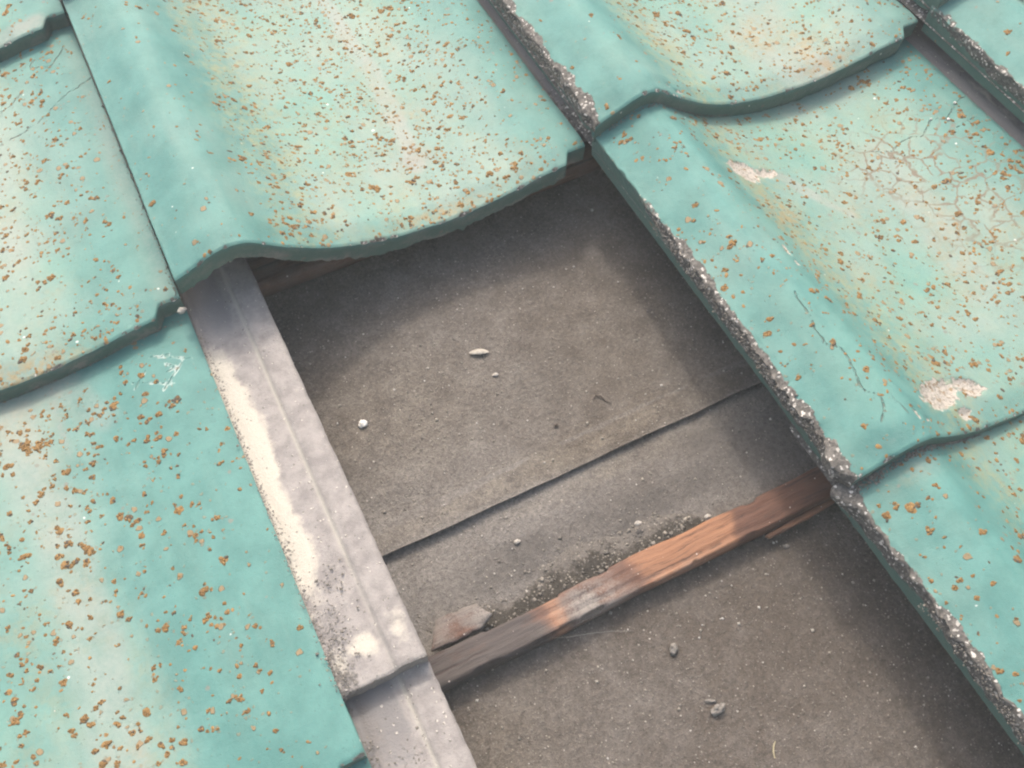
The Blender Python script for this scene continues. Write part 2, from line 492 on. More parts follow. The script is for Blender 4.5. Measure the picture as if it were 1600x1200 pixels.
def batten(name, u0, u1, v0, v1, z0, z1, seed, fields, chips=1.0):
    us = np.arange(u0, u1 + .1, 1.6)
    k = len(us)
    x = us / 1000
    wob = lambda s, sc, a: (fbm(us / sc, us * 0 + s, seed + int(s), 4) - .5) * a
    vb, vt = v0 + wob(1, 70, 2.5), v1 + wob(2, 55, 4.0)
    bite = np.clip(fbm(us / 14, us * 0 + 4, seed + 9, 3) - .55, 0, 1) * 16 * chips
    bite2 = np.clip(fbm(us / 11, us * 0 + 8, seed + 19, 3) - .58, 0, 1) * 12 * chips
    zt = z1 + wob(3, 60, 1.4)
    ring = [(vb + 1.0, z0 + 0 * us), (vb, z0 + (z1 - z0) * .5 + 0 * us), (vb + .3, zt - 2.2 - bite2), (vb + 1.4 + bite2 * .6, zt - .7 - bite2 * .2)]
    for t in np.linspace(.10, .90, 12):
        gr = (fbm(us / 40, us * 0 + t * 40, seed + 30, 4) - .5) * 1.5 - .8 * (vnoise(us / 60, us * 0 + t * 60, seed + 41) > .72)
        ring.append((vb + (vt - vb) * t, zt + gr))
    ring += [(vt - 1.2 - bite * .5, zt - .6 - bite * .15), (vt - .2 - bite, zt - 2.4 - bite * .2), (vt, z0 + 0 * us)]
    V = np.stack([np.stack([us, a, b], -1) for a, b in ring], 1)      # k x r x 3
    r = len(ring)
    verts = V.reshape(-1, 3) / 1000
    f = grid_faces(k, r)
    close = np.stack([np.arange(k - 1) * r + r - 1, np.arange(1, k) * r + r - 1, np.arange(1, k) * r, np.arange(k - 1) * r], -1)
    o = build(name, verts, [np.concatenate([f, close]), np.array([list(range(r))[::-1]]), np.array([[(k - 1) * r + j for j in range(r)]])], M_WOOD, None,
              fields(V[:, :, 0].ravel(), V[:, :, 1].ravel(), V[:, :, 2].ravel()), True, {'tc': verts + np.array([seed * .37, 0, 0])})
    return on_roof(o)

def red_fields(u, v, z):
    fresh = .04 + .8 * bump_at(u, v, 428, -570, 7, 30) + .9 * sstep(466, 500, u) * sstep(560, 540, u) + .5 * bump_at(u, v, 548, -560, 12, 20) + .5 * bump_at(u, v, 375, -546, 16, 8)
    aged = .95 * sstep(428, 405, u) + .75 * bump_at(u, v, 447, -570, 16, 14) + .25 * sstep(-568, -580, v)
    soil = .9 * bump_at(u, v, 450, -572, 22, 12) + .35 * bump_at(u, v, 500, -582, 40, 5)
    return {'fresh': np.clip(fresh, 0, 1), 'aged': np.clip(aged, 0, 1), 'soil': np.clip(soil, 0, 1)}
b1 = batten('roof_batten', -320, 1220, -581, -559.5, FELT * 1000 - 3, -73.6, 3, red_fields, 1.0)
tag(b1, 'reddish brown wooden batten with orange bare patches lying across the open gap', 'batten')
b2 = batten('roof_batten', -320, 1220, -271, -241, FELT * 1000 - 1, -74.2, 7,
            lambda u, v, z: {'fresh': .15 + 0 * u, 'aged': .18 + .3 * sstep(420, 360, u), 'soil': .15 + 0 * u}, .7)
tag(b2, 'shadowed brown batten tucked under the wavy front edge of the middle tile', 'batten')

def plank_chip(name, pts, z, th, mat, label, cat, seed, fields):
    """a thin split piece of wood following an outline given in roof millimetres"""
    c = np.mean(pts, 0); n = 60
    P = np.array(pts + pts[:1], float)
    s = np.concatenate([[0], np.cumsum(np.hypot(*np.diff(P, axis=0).T))])
    t = np.linspace(0, s[-1], n, endpoint=False)
    ox, oy = np.interp(t, s, P[:, 0]), np.interp(t, s, P[:, 1])
    rgh = (fbm(t / 4, t * 0, seed, 3) - .5) * 2.2
    d = np.stack([ox - c[0], oy - c[1]], -1); d /= np.linalg.norm(d, axis=1)[:, None]
    ox, oy = ox + d[:, 0] * rgh, oy + d[:, 1] * rgh
    rings = []
    for k, zz in ((1.0, 0.0), (1.0, th * .7), (.95, th), (.6, th * 1.05), (.25, th * 1.05)):
        x, y = c[0] + (ox - c[0]) * k, c[1] + (oy - c[1]) * k
        rings.append(np.stack([x, y, z + zz + (fbm(x / 5, y / 3, seed + 3, 3) - .5) * .8 * (zz > 0)], -1))
    V = np.concatenate(rings + [np.array([[c[0], c[1], z + th]])]) / 1000
    f = []
    for r in range(4):
        i = np.arange(n); j = (i + 1) % n
        f.append(np.stack([r * n + i, r * n + j, (r + 1) * n + j, (r + 1) * n + i], -1))
    i = np.arange(n); tri = np.stack([4 * n + i, 4 * n + (i + 1) % n, np.full(n, 5 * n)], -1)
    u, v = V[:, 0] * 1000, V[:, 1] * 1000
    o = build(name, V, [np.concatenate(f), tri], mat, None, fields(u, v), True, {'tc': V})
    return tag(on_roof(o), label, cat)
plank_chip('wood_shim', [(352, -557), (362, -541), (388, -543), (394, -553), (384, -558), (370, -558.5)], -80.5, 4.0, M_WOOD,
           'flat rusty brown scrap of wood behind the batten beside the grey tile flange', 'wood scrap', 51,
           lambda u, v: {'fresh': .02 + 0 * u, 'aged': .62 + .3 * sstep(380, 390, u), 'soil': .42 + .4 * sstep(378, 392, u)})
plank_chip('wood_splinter', [(571, -583.5), (573, -586), (600, -586), (625, -584), (625, -581.5), (600, -581.5)], -84.5, 4.0, M_WOOD,
           'thin orange wood splinter stuck along the lower right side of the batten', 'wood splinter', 57,
           lambda u, v: {'fresh': .55 + 0 * u, 'aged': 0 * u, 'soil': .1 + 0 * u})

# ------------------------------------------------------------------ roof tiles
UU = np.array([0, 8, 18, 25, 36, 48, 56, 68, 92, 105, 122, 150, 184, 211, 240, 257, 277, 300.])
WW = np.array([0, 3.6, 8, 11.5, 14.6, 12.3, 6.5, -3.8, -20.0, -26, -32.0, -38.6, -41.5, -40, -36, -32, -29.5, -29.5])
_fine = np.arange(-4, 306, .5)
_prof = np.interp(_fine, UU, WW)
_k = np.exp(-np.linspace(-2, 2, 35) ** 2); _k /= _k.sum()
_prof = np.convolve(np.pad(_prof, 17, mode='edge'), _k, mode='valid')
_prof = _prof - np.interp(0, _fine, _prof)
U_END, V_END, TH = 297.5, 350.0, 15.0

def tile_top(u, v, droop=0.0):
    """height of the painted face, tile millimetres (v = 0 at the front edge)"""
    return (np.interp(u, _fine, _prof) - 15.5 * v / (L * 1000) + 3.0 * sstep(-2, 20, v)
            - droop * np.clip((u - 50) / 100, 0, 1.6))

def front_v(u):
    return 9.0 * sstep(277, 284, u)

def tile_fields(U, V, p):
    sd = p['seed']; V = V + p.get('dv', 0.0)
    n1 = fbm(U / 30 + sd, V / 45, sd, 4)
    n2 = fbm(U / 12, V / 40 + sd, sd + 5, 4)
    me = p.get('mid_end', 258)
    mid = sstep(62, 120, U) * sstep(me + 22, me - 24, U)
    fade = .0 + .55 * mid + .45 * (n1 - .5) + .3 * (n2 - .5)
    fade = fade + .08 * sstep(15, 40, U) * sstep(74, 50, U)
    fade = fade * (.35 + .65 * sstep(2, 26, V + 10 * (n1 - .5)))
    fade = fade + p.get('fade', 0)
    algae = p.get('algae', .5) * (sstep(58, 78, U) * sstep(125, 92, U) + .25 * mid) * (.4 + .9 * n2)
    pale = p.get('pale_base', .15) * sstep(150, 180, U) * sstep(235, 205, U) * (.3 + n1)
    for (poly, wd, k) in p.get('pale', []):
        pale = np.maximum(pale, k * sstep(wd * 1.5, wd * .4, dist_poly(U, V, poly) + 8 * (n2 - .5)))
    rust = p.get('rustfilm', .35) * mid * np.clip(fbm(U / 26 + 7, V / 30, sd + 31, 3) - .45, 0, 1) * 3
    for (cu, cv, ru, rv, k) in p.get('rust', []):
        rust = rust + k * bump_at(U, V, cu, cv, ru, rv)
    dirt = np.zeros_like(U)
    for (cu, cv, ru, rv, k) in p.get('dirt', []):
        dirt = dirt + k * bump_at(U, V, cu, cv, ru, rv)
    crack = np.full(U.shape, 30.)
    for poly in p.get('cracks', []): crack = np.minimum(crack, dist_poly(U, V, wobble(poly, sd)))
    mark = np.full(U.shape, 30.)
    for poly in p.get('mark', []): mark = np.minimum(mark, dist_poly(U, V, poly))
    craze = np.zeros_like(U)
    for (cu, cv, ru, rv, k) in p.get('craze', []): craze = craze + k * bump_at(U, V, cu, cv, ru, rv)
    spall = np.zeros_like(U)
    for (cu, cv, ru, rv, ang, k) in p.get('spall', []):
        a = math.radians(ang); x = (U - cu) * math.cos(a) + (V - cv) * math.sin(a); y = -(U - cu) * math.sin(a) + (V - cv) * math.cos(a)
        spall = np.maximum(spall, k * sstep(1.5, .2, np.hypot(x / ru, y / rv)))
    cl = fbm(U / 20 + 3, V / 24, sd + 21, 3)
    spots = p.get('spots', .7) * (p.get('hump', .22) + (1.12 - p.get('hump', .22)) * sstep(60, 95, U) * (1 - .45 * sstep(245, 285, U))) * (.48 + 1.15 * sstep(.35, .7, cl))
    return {'fade': np.clip(fade, 0, 1), 'algae': np.clip(algae, 0, 1), 'pale': np.clip(pale, 0, 1), 'rust': np.clip(rust, 0, 1),
            'dirt': np.clip(dirt, 0, 1), 'crack': crack, 'mark': mark, 'craze': np.clip(craze, 0, 1), 'spall': spall, 'spots': np.clip(spots, 0, 1)}

def wobble(poly, sd, amp=1.6):
    P = np.array(poly, float)
    t = np.concatenate([[0], np.cumsum(np.hypot(*np.diff(P, axis=0).T))])
    q = np.linspace(0, t[-1], max(3, int(t[-1] / 2.2)))
    x = np.interp(q, t, P[:, 0]) + (fbm(q / 5, q * 0, sd, 3) - .5) * amp * 2
    y = np.interp(q, t, P[:, 1]) + (fbm(q / 5, q * 0 + 9, sd, 3) - .5) * amp * 2
    return list(zip(x, y))

def make_tile(col, row, p, label, detail=True, name='roof_tile', group='green roof tiles'):
    sd = p['seed']; droop = p.get('droop', 0.)
    dv = p.get('dv', 0.0)
    root = empty(name, col * W, -row * L + dv / 1000, dv * 15.5 / 297.5 / 1000)
    tag(root, label, 'roof tile', group)
    vmax = p.get('vmax', V_END)
    step_u, step_v = (1.6, 1.8) if detail else (6., 8.)
    # --- painted shell: left side face (below) + top, one sheet of columns
    side_h = np.linspace(-24, -1.2, 13 if detail else 5)
    ut = np.concatenate([[.4, 1.2], np.arange(2.2, U_END, step_u), [U_END]])
    sv = np.concatenate([[0, .5, 1.2], np.arange(2.4, V_END, step_v), [V_END]])
    ns, nt, nv = len(side_h), len(ut), len(sv)
    Us = np.concatenate([np.zeros(ns), ut])
    U = np.repeat(Us[:, None], nv, 1)
    VE = 303 + (V_END - 303) * sstep(8, 30, Us)[:, None]
    V = front_v(U) + sv[None, :] * (VE - front_v(U)) / V_END
    Z = tile_top(U, V, droop)
    Z[:ns] = tile_top(0 * V[:ns], V[:ns], droop) + side_h[:, None]
    # rounded corner at the upper front lip
    Z[ns:] -= .9 * sstep(1.3, 0, V[ns:] - front_v(U[ns:]))
    chf = np.clip(fbm(Us[ns:, None] / 4.5, V[ns:] / 6, sd + 55, 4) - .56, 0, 1) * 9 * sstep(3.2, 0, V[ns:] - front_v(U[ns:]))
    Z[ns:] -= chf
    # a slight belly at the side
    U[:ns] += (.6 + .8 * np.sin(np.linspace(0, 3.1, ns)))[:, None] * 0 + np.linspace(1.5, 0, ns)[:, None]
    # front end of the side face is shorter than further up
    Z[:ns] += (np.linspace(7, 0, ns)[:, None]) * sstep(18, 0, V[:ns])
    # chips, crumbling mortar along the left edge
    rub = np.interp(sv, [a for a, b in p['rub']], [b for a, b in p['rub']])[None, :]
    nA = fbm(V / 7, U / 5 + Z / 5, sd + 61, 4); nB = fbm(V / 2.2, Z / 2.0 + U, sd + 67, 3); nC = fbm(V / 16, V * 0 + 2, sd + 71, 3)
    hh = np.concatenate([(side_h + 24) / 24, np.ones(nt)])[:, None]
    infl = sstep(.15, .75, hh) * sstep(6, 0.5, U)
    out = rub * infl * (1.2 + 6.0 * (nA - .5) + 1.3 * (nB - .5) + 4.0 * (nC - .45))
    U = U - out
    chip = rub * sstep(7, 0, U + out) * np.clip(nA - .42, 0, 1) * 9
    Z = Z - np.where(hh >= .99, chip, chip * .4) + rub * infl * (nB - .5) * .8
    for (cv, rv, amt) in p.get('lumps', []):
        U = U - amt * np.exp(-((V - cv) / rv) ** 2) * sstep(0, .5, hh) * sstep(8, 1, U + out) * (.7 + .6 * nA)
    conc = np.zeros_like(U)
    chw = 1.0 + 9.0 * np.clip(nC + .5 * (nA - .5) - .25, 0, 1)
    conc = np.maximum(conc, np.clip(rub * 1.25, 0, 1) * sstep(chw + 1.2, chw - .6, U + out + chip * .2) * sstep(.18 + .5 * (1 - rub) + .5 * (nC - .5), .5 + .5 * (1 - rub), hh + .0 * U))
    conc[ns:] = np.maximum(conc[ns:], np.clip(chf * 1.3, 0, .8))
    F = tile_fields(np.clip(U, 0, 300), V, p)
    edge = np.zeros_like(U)
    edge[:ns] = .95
    # underside of spalls sinks a little
    if detail:
        Z = Z - 2.0 * sstep(.45, .8, F['spall'] + .5 * (fbm(U / 6, V / 6, sd + 78, 3) - .5)) * (.5 + fbm(U / 2.5, V / 2.5, sd + 77, 3))
        Z = Z + (fbm(U / 18, V / 18, sd + 80, 3) - .5) * .9 * (hh >= .99)
        Z = Z + (fbm(U / 60, V / 80, sd + 83, 2) - .5) * 2.0 * (hh >= .99) * sstep(0, 20, V)
    top = np.stack([U, V, Z], -1).reshape(-1, 3)
    attrs = {k: a.ravel() for k, a in F.items()}
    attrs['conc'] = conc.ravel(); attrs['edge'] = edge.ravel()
    faces = [grid_faces(ns + nt, nv)]
    # --- front face: strips hanging from the top's first row (top columns only)
    nf = 8 if detail else 4
    cu = np.arange(ns - 1, ns + nt)
    fu, fv0, fz0 = U[cu, 0], V[cu, 0], Z[cu, 0]
    k = np.linspace(0, 1, nf)[None, :]
    nfr = fbm(fu[:, None] / 6, k * 3 + 5, sd + 91, 4)
    thick = p.get('th', TH)
    rag = (fbm(fu / 5, fu * 0 + 1, sd + 93, 4) - .5) * 4.5
    FU = np.repeat(fu[:, None], nf, 1); FV = fv0[:, None] + .8 * k ** 2 + (nfr - .5) * .9 * np.sin(np.pi * k * .5)
    FZ = fz0[:, None] - k * (thick + rag[:, None])
    base = len(top)
    fr = np.stack([FU, FV, FZ], -1)
    faces.append(grid_faces(len(cu), nf, base, True))
    # underside: from the lower front edge straight back
    nb = 6
    kb = np.linspace(0, 1, nb)
    ub = FU[:, -1:] + 0 * kb[None, :]
    vb = FV[:, -1:] + (V_END - FV[:, -1:]) * kb[None, :]
    zb = tile_top(np.clip(ub, 0, 300), vb, droop) - thick; zb[:, 0] = FZ[:, -1]
    un = np.stack([ub, vb, zb], -1)
    base2 = base + fr.size // 3
    faces.append(grid_faces(len(cu), nb, base2, True))
    # back end and right end
    allv = np.concatenate([top, fr.reshape(-1, 3), un.reshape(-1, 3)])
    nfr_v, nun_v = fr.size // 3, un.size // 3
    fF = tile_fields(np.clip(FU, 0, 300), FV, p)
    for kk in attrs:
        if kk in ('conc', 'edge'): continue
        z = fF[kk] * 0 if kk not in ('crack', 'mark') else fF[kk] * 0 + 30
        attrs[kk] = np.concatenate([attrs[kk], z.ravel(), np.zeros(nun_v) + (30 if kk in ('crack', 'mark') else 0)])
    fd = np.clip((.25 + p.get('front_dirt', .3)) * (.1 + 1.5 * np.clip(fbm(FU / 16, k * 2, sd + 95, 3) - .42, 0, 1) * 2.4) * (.4 + k), 0, 1)
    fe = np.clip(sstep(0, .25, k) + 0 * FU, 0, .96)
    attrs['dirt'][len(top):len(top) + nfr_v] = fd.ravel()
    attrs['conc'] = np.concatenate([attrs['conc'], (np.clip(p.get('front_conc', .25) * (k ** 3) * 2.2 * fbm(FU / 11, k + 9, sd + 97, 3), 0, 1)).ravel(), np.zeros(nun_v) + 1.0])
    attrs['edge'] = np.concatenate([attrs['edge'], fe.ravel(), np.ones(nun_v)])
    verts = allv / 1000
    off = np.array([col * .7 + 3.1 * sd, row * .9 + 1.7 * sd, 0])
    build('tile_body', verts, np.concatenate(faces), M_PAINT, root, attrs, True, {'tc': verts + off})
    # --- unpainted side-lap flange on the right
    fu_ = np.concatenate([np.arange(U_END - 6.5, 345.5, 1.0 if detail else 5.), [345.6, 346.4, 346.8, 346.9, 346.9, 346.9]])
    hz = np.interp(fu_, [291, 297, 298.5, 301, 305, 310, 325.5, 328.5, 330.5, 333, 344, 346, 346.6], [-37, -33, -32.5, -33.4, -32.2, -31.2, -30.6, -30.4, -27.9, -27.4, -27.4, -28.2, -29.5])
    hz[-3:] = [-33, -38, -43.5]
    fv0_ = p.get('fl0', 25) - dv
    fsv = np.concatenate([[0, .4, 1.0], np.arange(2.0, V_END - fv0_, step_v), [V_END - fv0_]]) + fv0_
    A, B = np.meshgrid(fu_, fsv, indexing='ij')
    C = hz[:, None] - 15.5 * B / (L * 1000) + 3.0 - droop * 1.6
    C = C + (fbm(A / 14, B / 30, sd + 101, 3) - .5) * .5 + (fbm(A / 2.5, B / 2.5, sd + 103, 3) - .5) * .9 * sstep(14, 0, A - 297)
    B2 = B + (fbm(A / 7, B * 0, sd + 105, 3) - .5) * 2.0 * sstep(12, 0, B - fv0_)
    A2 = A - np.clip(fbm(B / 5, B * 0 + 3, sd + 107, 4) - .5, -.2, 1) * 1.0 * sstep(340, 346, A)
    C = C - .8 * sstep(1.0, 0, B - fv0_)
    x, y = A - 297, B + dv
    sand = sstep(26, 6, x + 10 * (fbm(y / 26, y * 0, sd + 111, 3) - .5)) * (.25 + .75 * sstep(60, 130, y) * sstep(285, 235, y))
    sand = np.maximum(sand, .85 * bump_at(x, y, 21, 45, 11, 9)); sand = np.maximum(sand, .5 * bump_at(x, y, 42, 46, 9, 18)); sand = np.maximum(sand, .5 * bump_at(x, y, 6, 40, 9, 20))
    soot = .75 * sstep(255, 300, y) * sstep(34, 22, x) + .4 * bump_at(x, y, 18, 68, 8, 9) + .4 * bump_at(x, y, 7, 70, 7, 22) + .28 * bump_at(x, y, 20, 225, 9, 50)  # upper end carries painted shadow of the tile above; the rest are dark patches
    soot = np.maximum(soot, p.get('fl_soot', .9) * sstep(20, 10, x))  # painted shade on the strip beside the neighbouring tile
    rib = sstep(2.2, .4, np.abs(x - 31.5)) * (.35 + .65 * sstep(70, 110, y))
    cc = .30 * sstep(8, 0, x) + .5 * bump_at(x, y, 9, 55, 9, 26) + .35 * bump_at(x, y, 8, 30, 10, 10) + .6 * sstep(26.0, 25.0, y) + .25 * sstep(45, 49.5, x)
    tp = np.stack([A2, B2, C], -1)
    n0, n1 = A.shape
    ke = np.linspace(0, 1, 6)[None, :]
    en = np.stack([A2[:, :1] + 0 * ke, B2[:, :1] + .5 * ke + (fbm(A[:, :1] / 3, ke * 4, sd + 113, 3) - .5) * 1.2, C[:, :1] + ke * (np.minimum(-45.5 - C[:, :1] + 0, -2))], -1)
    V2 = np.concatenate([tp.reshape(-1, 3), en.reshape(-1, 3)]) / 1000
    z6 = np.zeros(n0 * 6)
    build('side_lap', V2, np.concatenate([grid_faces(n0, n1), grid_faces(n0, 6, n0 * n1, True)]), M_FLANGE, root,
          {'sand': np.concatenate([np.clip(sand, 0, 1).ravel(), z6]), 'soot': np.concatenate([np.clip(soot, 0, 1).ravel(), z6 + .35 + .4 * p.get('fl_soot', .9)]),  # end face darkened to paint in its shade
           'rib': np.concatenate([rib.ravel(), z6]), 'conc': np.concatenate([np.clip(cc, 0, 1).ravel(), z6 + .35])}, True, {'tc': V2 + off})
    if not detail:
        return root
    # --- lichen crusts: one joined part of small irregular domes sitting on the paint
    rng = np.random.default_rng(sd * 7 + 1)
    n_try = p.get('lichens', 900)
    lu = rng.uniform(4, 294, n_try * 4); lv = rng.uniform(1, 298, n_try * 4)
    dn = tile_fields(lu, lv, p)['spots'] * p.get('lich_k', 1.0)
    for (cu_, cv_, ru_, rv_, kk_) in p.get('rust', []): dn = dn + .5 * kk_ * bump_at(lu, lv, cu_, cv_, ru_, rv_)
    for (cu_, cv_, ru_, rv_) in p.get('bare', []): dn = dn * (1 - bump_at(lu, lv, cu_, cv_, ru_, rv_))
    keep = rng.uniform(0, 1, len(lu)) < dn * .55
    lu, lv = lu[keep][:n_try], lv[keep][:n_try]
    R = np.clip(np.exp(rng.normal(math.log(p.get('lich_r', 1.15)), .42, len(lu))), .45, p.get('lich_max', 3.4))
    # little clusters
    dup = rng.uniform(0, 1, len(lu)) < .38
    cu2 = lu[dup] + rng.normal(0, 1, dup.sum()) * R[dup] * 1.3; cv2 = lv[dup] + rng.normal(0, 1, dup.sum()) * R[dup] * 1.3
    lu = np.concatenate([lu, cu2]); lv = np.concatenate([lv, cv2]); R = np.concatenate([R, R[dup] * rng.uniform(.45, .9, dup.sum())])
    big = np.where(R > p.get('clump', 1.55))[0]
    rep_ = np.repeat(big, 5)
    an = rng.uniform(0, 6.28, len(rep_)); rr_ = np.sqrt(rng.uniform(0, 1, len(rep_))) * R[rep_] * .85
    su, sv_, sR = lu[rep_] + rr_ * np.cos(an), lv[rep_] + rr_ * np.sin(an) * .9, R[rep_] * rng.uniform(.28, .55, len(rep_))
    R[big] *= .82
    lu = np.concatenate([lu, su]); lv = np.concatenate([lv, sv_]); R = np.concatenate([R, sR])
    sub = np.concatenate([np.zeros(len(lu) - len(su)), np.ones(len(su))])
    ok = (lu > 3) & (lu < 295) & (lv > front_v(lu) + 1.2)
    lu, lv, R, sub = lu[ok], lv[ok], R[ok], sub[ok]
    add_domes(root, lu, lv, R, rng, lambda a, b: surf_at(a, b, U[ns:], V[ns:], Z[ns:], ut, sv), off, sub)
    return root

def surf_at(a, b, U, V, Z, ut, sv):
    """read the displaced tile surface at (a, b)"""
    i = np.clip(np.searchsorted(ut, a) - 1, 0, len(ut) - 2); fu = np.clip((a - ut[i]) / (ut[i + 1] - ut[i]), 0, 1)
    s = (b - front_v(a)) * V_END / (303 + (V_END - 303) * sstep(8, 30, a) - front_v(a))
    j = np.clip(np.searchsorted(sv, s) - 1, 0, len(sv) - 2); fv = np.clip((s - sv[j]) / (sv[j + 1] - sv[j]), 0, 1)
    z = lambda p, q: Z[p, q]
    return (z(i, j) * (1 - fu) + z(i + 1, j) * fu) * (1 - fv) + (z(i, j + 1) * (1 - fu) + z(i + 1, j + 1) * fu) * fv

def add_domes(root, lu, lv, R, rng, zf, off, sub):
    n = len(lu); k = 11
    ang = np.linspace(0, 2 * np.pi, k, endpoint=False)[None, :] + rng.uniform(0, 6.28, (n, 1))
    rr = R[:, None] * (1 + rng.normal(0, .27, (n, k))); rr = (rr * 1.4 + np.roll(rr, 1, 1) + np.roll(rr, -1, 1)) / 3.4
    el = rng.uniform(.75, 1.35, (n, 1)); th = rng.uniform(0, 3.14, (n, 1))
    def ring(f):
        x, y = np.cos(ang) * rr * f * el, np.sin(ang) * rr * f / el
        return lu[:, None] + x * np.cos(th) - y * np.sin(th), lv[:, None] + x * np.sin(th) + y * np.cos(th)
    x0, y0 = ring(1.0); x1, y1 = ring(.68)
    h = (.12 + .14 * R) * rng.uniform(.6, 1.2, n) * (1 + 1.6 * sub)
    z0 = zf(x0, y0) - .12; z1 = zf(x1, y1) + h[:, None] * rng.uniform(.6, 1.3, (n, k)); zc = zf(lu, lv) + h * rng.uniform(.6, 1.2, n)
    V = np.concatenate([np.stack([x0, y0, z0], -1), np.stack([x1, y1, z1], -1), np.stack([lu, lv, zc], -1)[:, None, :]], 1)
    m = 2 * k + 1
    i = np.arange(k); j = (i + 1) % k
    q = np.stack([i, j, k + j, k + i], -1); t = np.stack([k + i, k + j, np.full(k, 2 * k)], -1)
    b = (np.arange(n) * m)[:, None, None]
    verts = V.reshape(-1, 3) / 1000
    rnd = np.repeat(rng.uniform(0, 1, n), m)
    rim = (np.concatenate([np.ones(k), np.zeros(k + 1)])[None, :] * (1 - .8 * sub[:, None])).ravel()
    o = build('lichen_crust', verts, [(q[None] + b).reshape(-1, 4), (t[None] + b).reshape(-1, 3)], M_LICHEN, root, {'rnd': rnd, 'rim': rim}, True, {'tc': verts + off})
    tag(o, None, None, None, 'stuff')

MK_D = [[(265.5, 281.7), (289.5, 268.0)], [(284.6, 268.5), (266.5, 253.5)], [(250.0, 269.2), (273.6, 254.6)], [(259.8, 272.7), (250.1, 264.0)],
        [(273.0, 271.5), (278.8, 266.4), (272.1, 265.0)], [(274, 279), (277.5, 277.6)]]
MK_A = [[(257.2, 276.8), (272.5, 266.6)], [(271.9, 267.0), (287.5, 284.7)], [(257.2, 276.8), (262.5, 283)]]
T_A = dict(seed=11, fl0=85,  mid_end=240, lichens=1200, lich_r=1.0, rub=[(0, .35), (60, .1), (350, .1)], spots=.85, lich_k=1.0, fade=.14, cracks=[[(298, 240), (273.9, 228.5), (253.2, 215.9), (234.8, 211.8), (218.8, 208.4)], [(246.7, 254.9), (237.2, 248.0), (225.8, 241.8)]] + MK_A,
           rust=[(205, 2, 24, 7, .6), (190, 5, 20, 8, .7)], pale_base=.5, front_dirt=.9, dirt=[(292, 100, 7, 200, .30)], bare=[(285, 150, 14, 200)])
T_B = dict(seed=23, rub=[(0, .12), (70, .15), (180, .05), (350, .05)], spots=1.0, lichens=2000, lich_k=1.5, lich_r=.95, algae=.75, fade=.10,
           pale=[([(190, 300), (193.5, 163), (186, 55)], 7, .8), ([(160, 200), (158, 60)], 5, .25)], rust=[(183, 7, 26, 5, 1.3), (204, 100, 5, 7, .8), (75, 240, 6, 25, .5)],
           dirt=[(185, 60, 18, 9, .5)], front_dirt=.35, bare=[(30, 150, 26, 300), (280, 60, 20, 60)])
T_C = dict(seed=31, rub=[(0, .75), (30, .9), (150, .8), (220, .6), (350, .5)], spots=.85, lich_k=1.1, lichens=1300, lich_r=1.0, algae=.8, fade=.12, rust=[(210, 30, 14, 24, .9), (215, 8, 22, 8, .7), (95, 75, 9, 40, .55), (180, 60, 20, 20, .45)],
           spall=[(70, 6, 6, 1.6, 0, .75), (62, 9, 3, 1.5, 0, .7)], pale_base=.6, dirt=[(215, 12, 30, 7, .5)], front_dirt=.12, lumps=[(18, 14, 2.5)], bare=[(30, 100, 26, 300)])
T_G0 = dict(seed=37, rub=[(0, .3), (350, .3)], spots=.4, lich_k=.4)
T_TL = dict(seed=41, rub=[(0, .2), (350, .2)], spots=.5, lich_k=.5, fade=.25, pale=[([(240, 5), (275, 8)], 7, .8)])
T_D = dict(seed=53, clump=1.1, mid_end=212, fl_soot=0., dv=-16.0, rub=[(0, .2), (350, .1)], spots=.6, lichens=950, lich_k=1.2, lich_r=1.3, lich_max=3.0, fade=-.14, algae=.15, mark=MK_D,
           pale=[([(170, 300), (182, 206), (186, 117), (182, 30)], 15, .62), ([(205, 300), (225, 255)], 10, .4)], dirt=[(196, 290, 30, 10, .3), (200, 262, 2.2, 22, .6)], front_dirt=.3,
           bare=[(282, 270, 30, 40), (285, 60, 14, 70), (280, 150, 12, 60)])
T_E = dict(seed=67, hump=.5, rub=[(0, 1.0), (205, 1.0), (245, .6), (280, .3), (350, .2)], spots=.9, lichens=1500, lich_k=1.15, lich_r=1.0, algae=.8, fade=.06,
           cracks=[[(303, 237), (283.1, 233.6), (268.9, 223.4), (257.5, 229.3), (243.3, 220.4), (233.4, 225.1), (215.3, 221.3), (203.5, 227.7)], [(285.4, 213.8), (268.3, 213.1)],
                   [(35.3, 116.1), (32.7, 93.8), (30.8, 77.6), (36.3, 68.8), (32.9, 53.5), (30.7, 41.9), (36.2, 31.6), (27.0, 18.5)], [(42.1, 31.4), (44.1, 14.5)]],
           craze=[(235, 195, 42, 45, 1.), (200, 215, 30, 25, .9), (240, 135, 40, 50, .8)],
           spall=[(87, 236, 13, 13, 10, 1.05), (108, 234, 12, 7, 0, .8), (91, 28, 23, 11, 12, 1.1), (120, 28, 15, 8, -30, .9), (101, 11.6, 8, 5, 0, .9), (56, 150, 2.2, 7, 0, .8), (55.6, 138, 2, 5, 0, .8), (50, 15.8, 1.6, 4, 0, .9), (57, 11.4, 2, 1.5, 0, .8)],
           pale=[([(118, 229), (147.4, 181.6)], 4, .8), ([(205, 225), (200, 150), (190, 90)], 16, .55)], rust=[(95, 192, 9, 13, 1.3), (82, 185, 10, 50, .8), (235, 110, 25, 25, .35)],
           dirt=[(116, 231, 6, 4, .6), (195, 290, 40, 9, .4), (25, 8, 12, 3, .2)], front_conc=.25, front_dirt=.06, lumps=[(14, 9, 7.0), (60, 20, 2.0)], droop=4.0, bare=[(86, 236, 16, 16), (100, 28, 26, 12)])
T_G = dict(seed=71, rub=[(0, .6), (170, .7), (260, .65), (350, .4)], spots=.35, lich_k=.35, fade=.05)
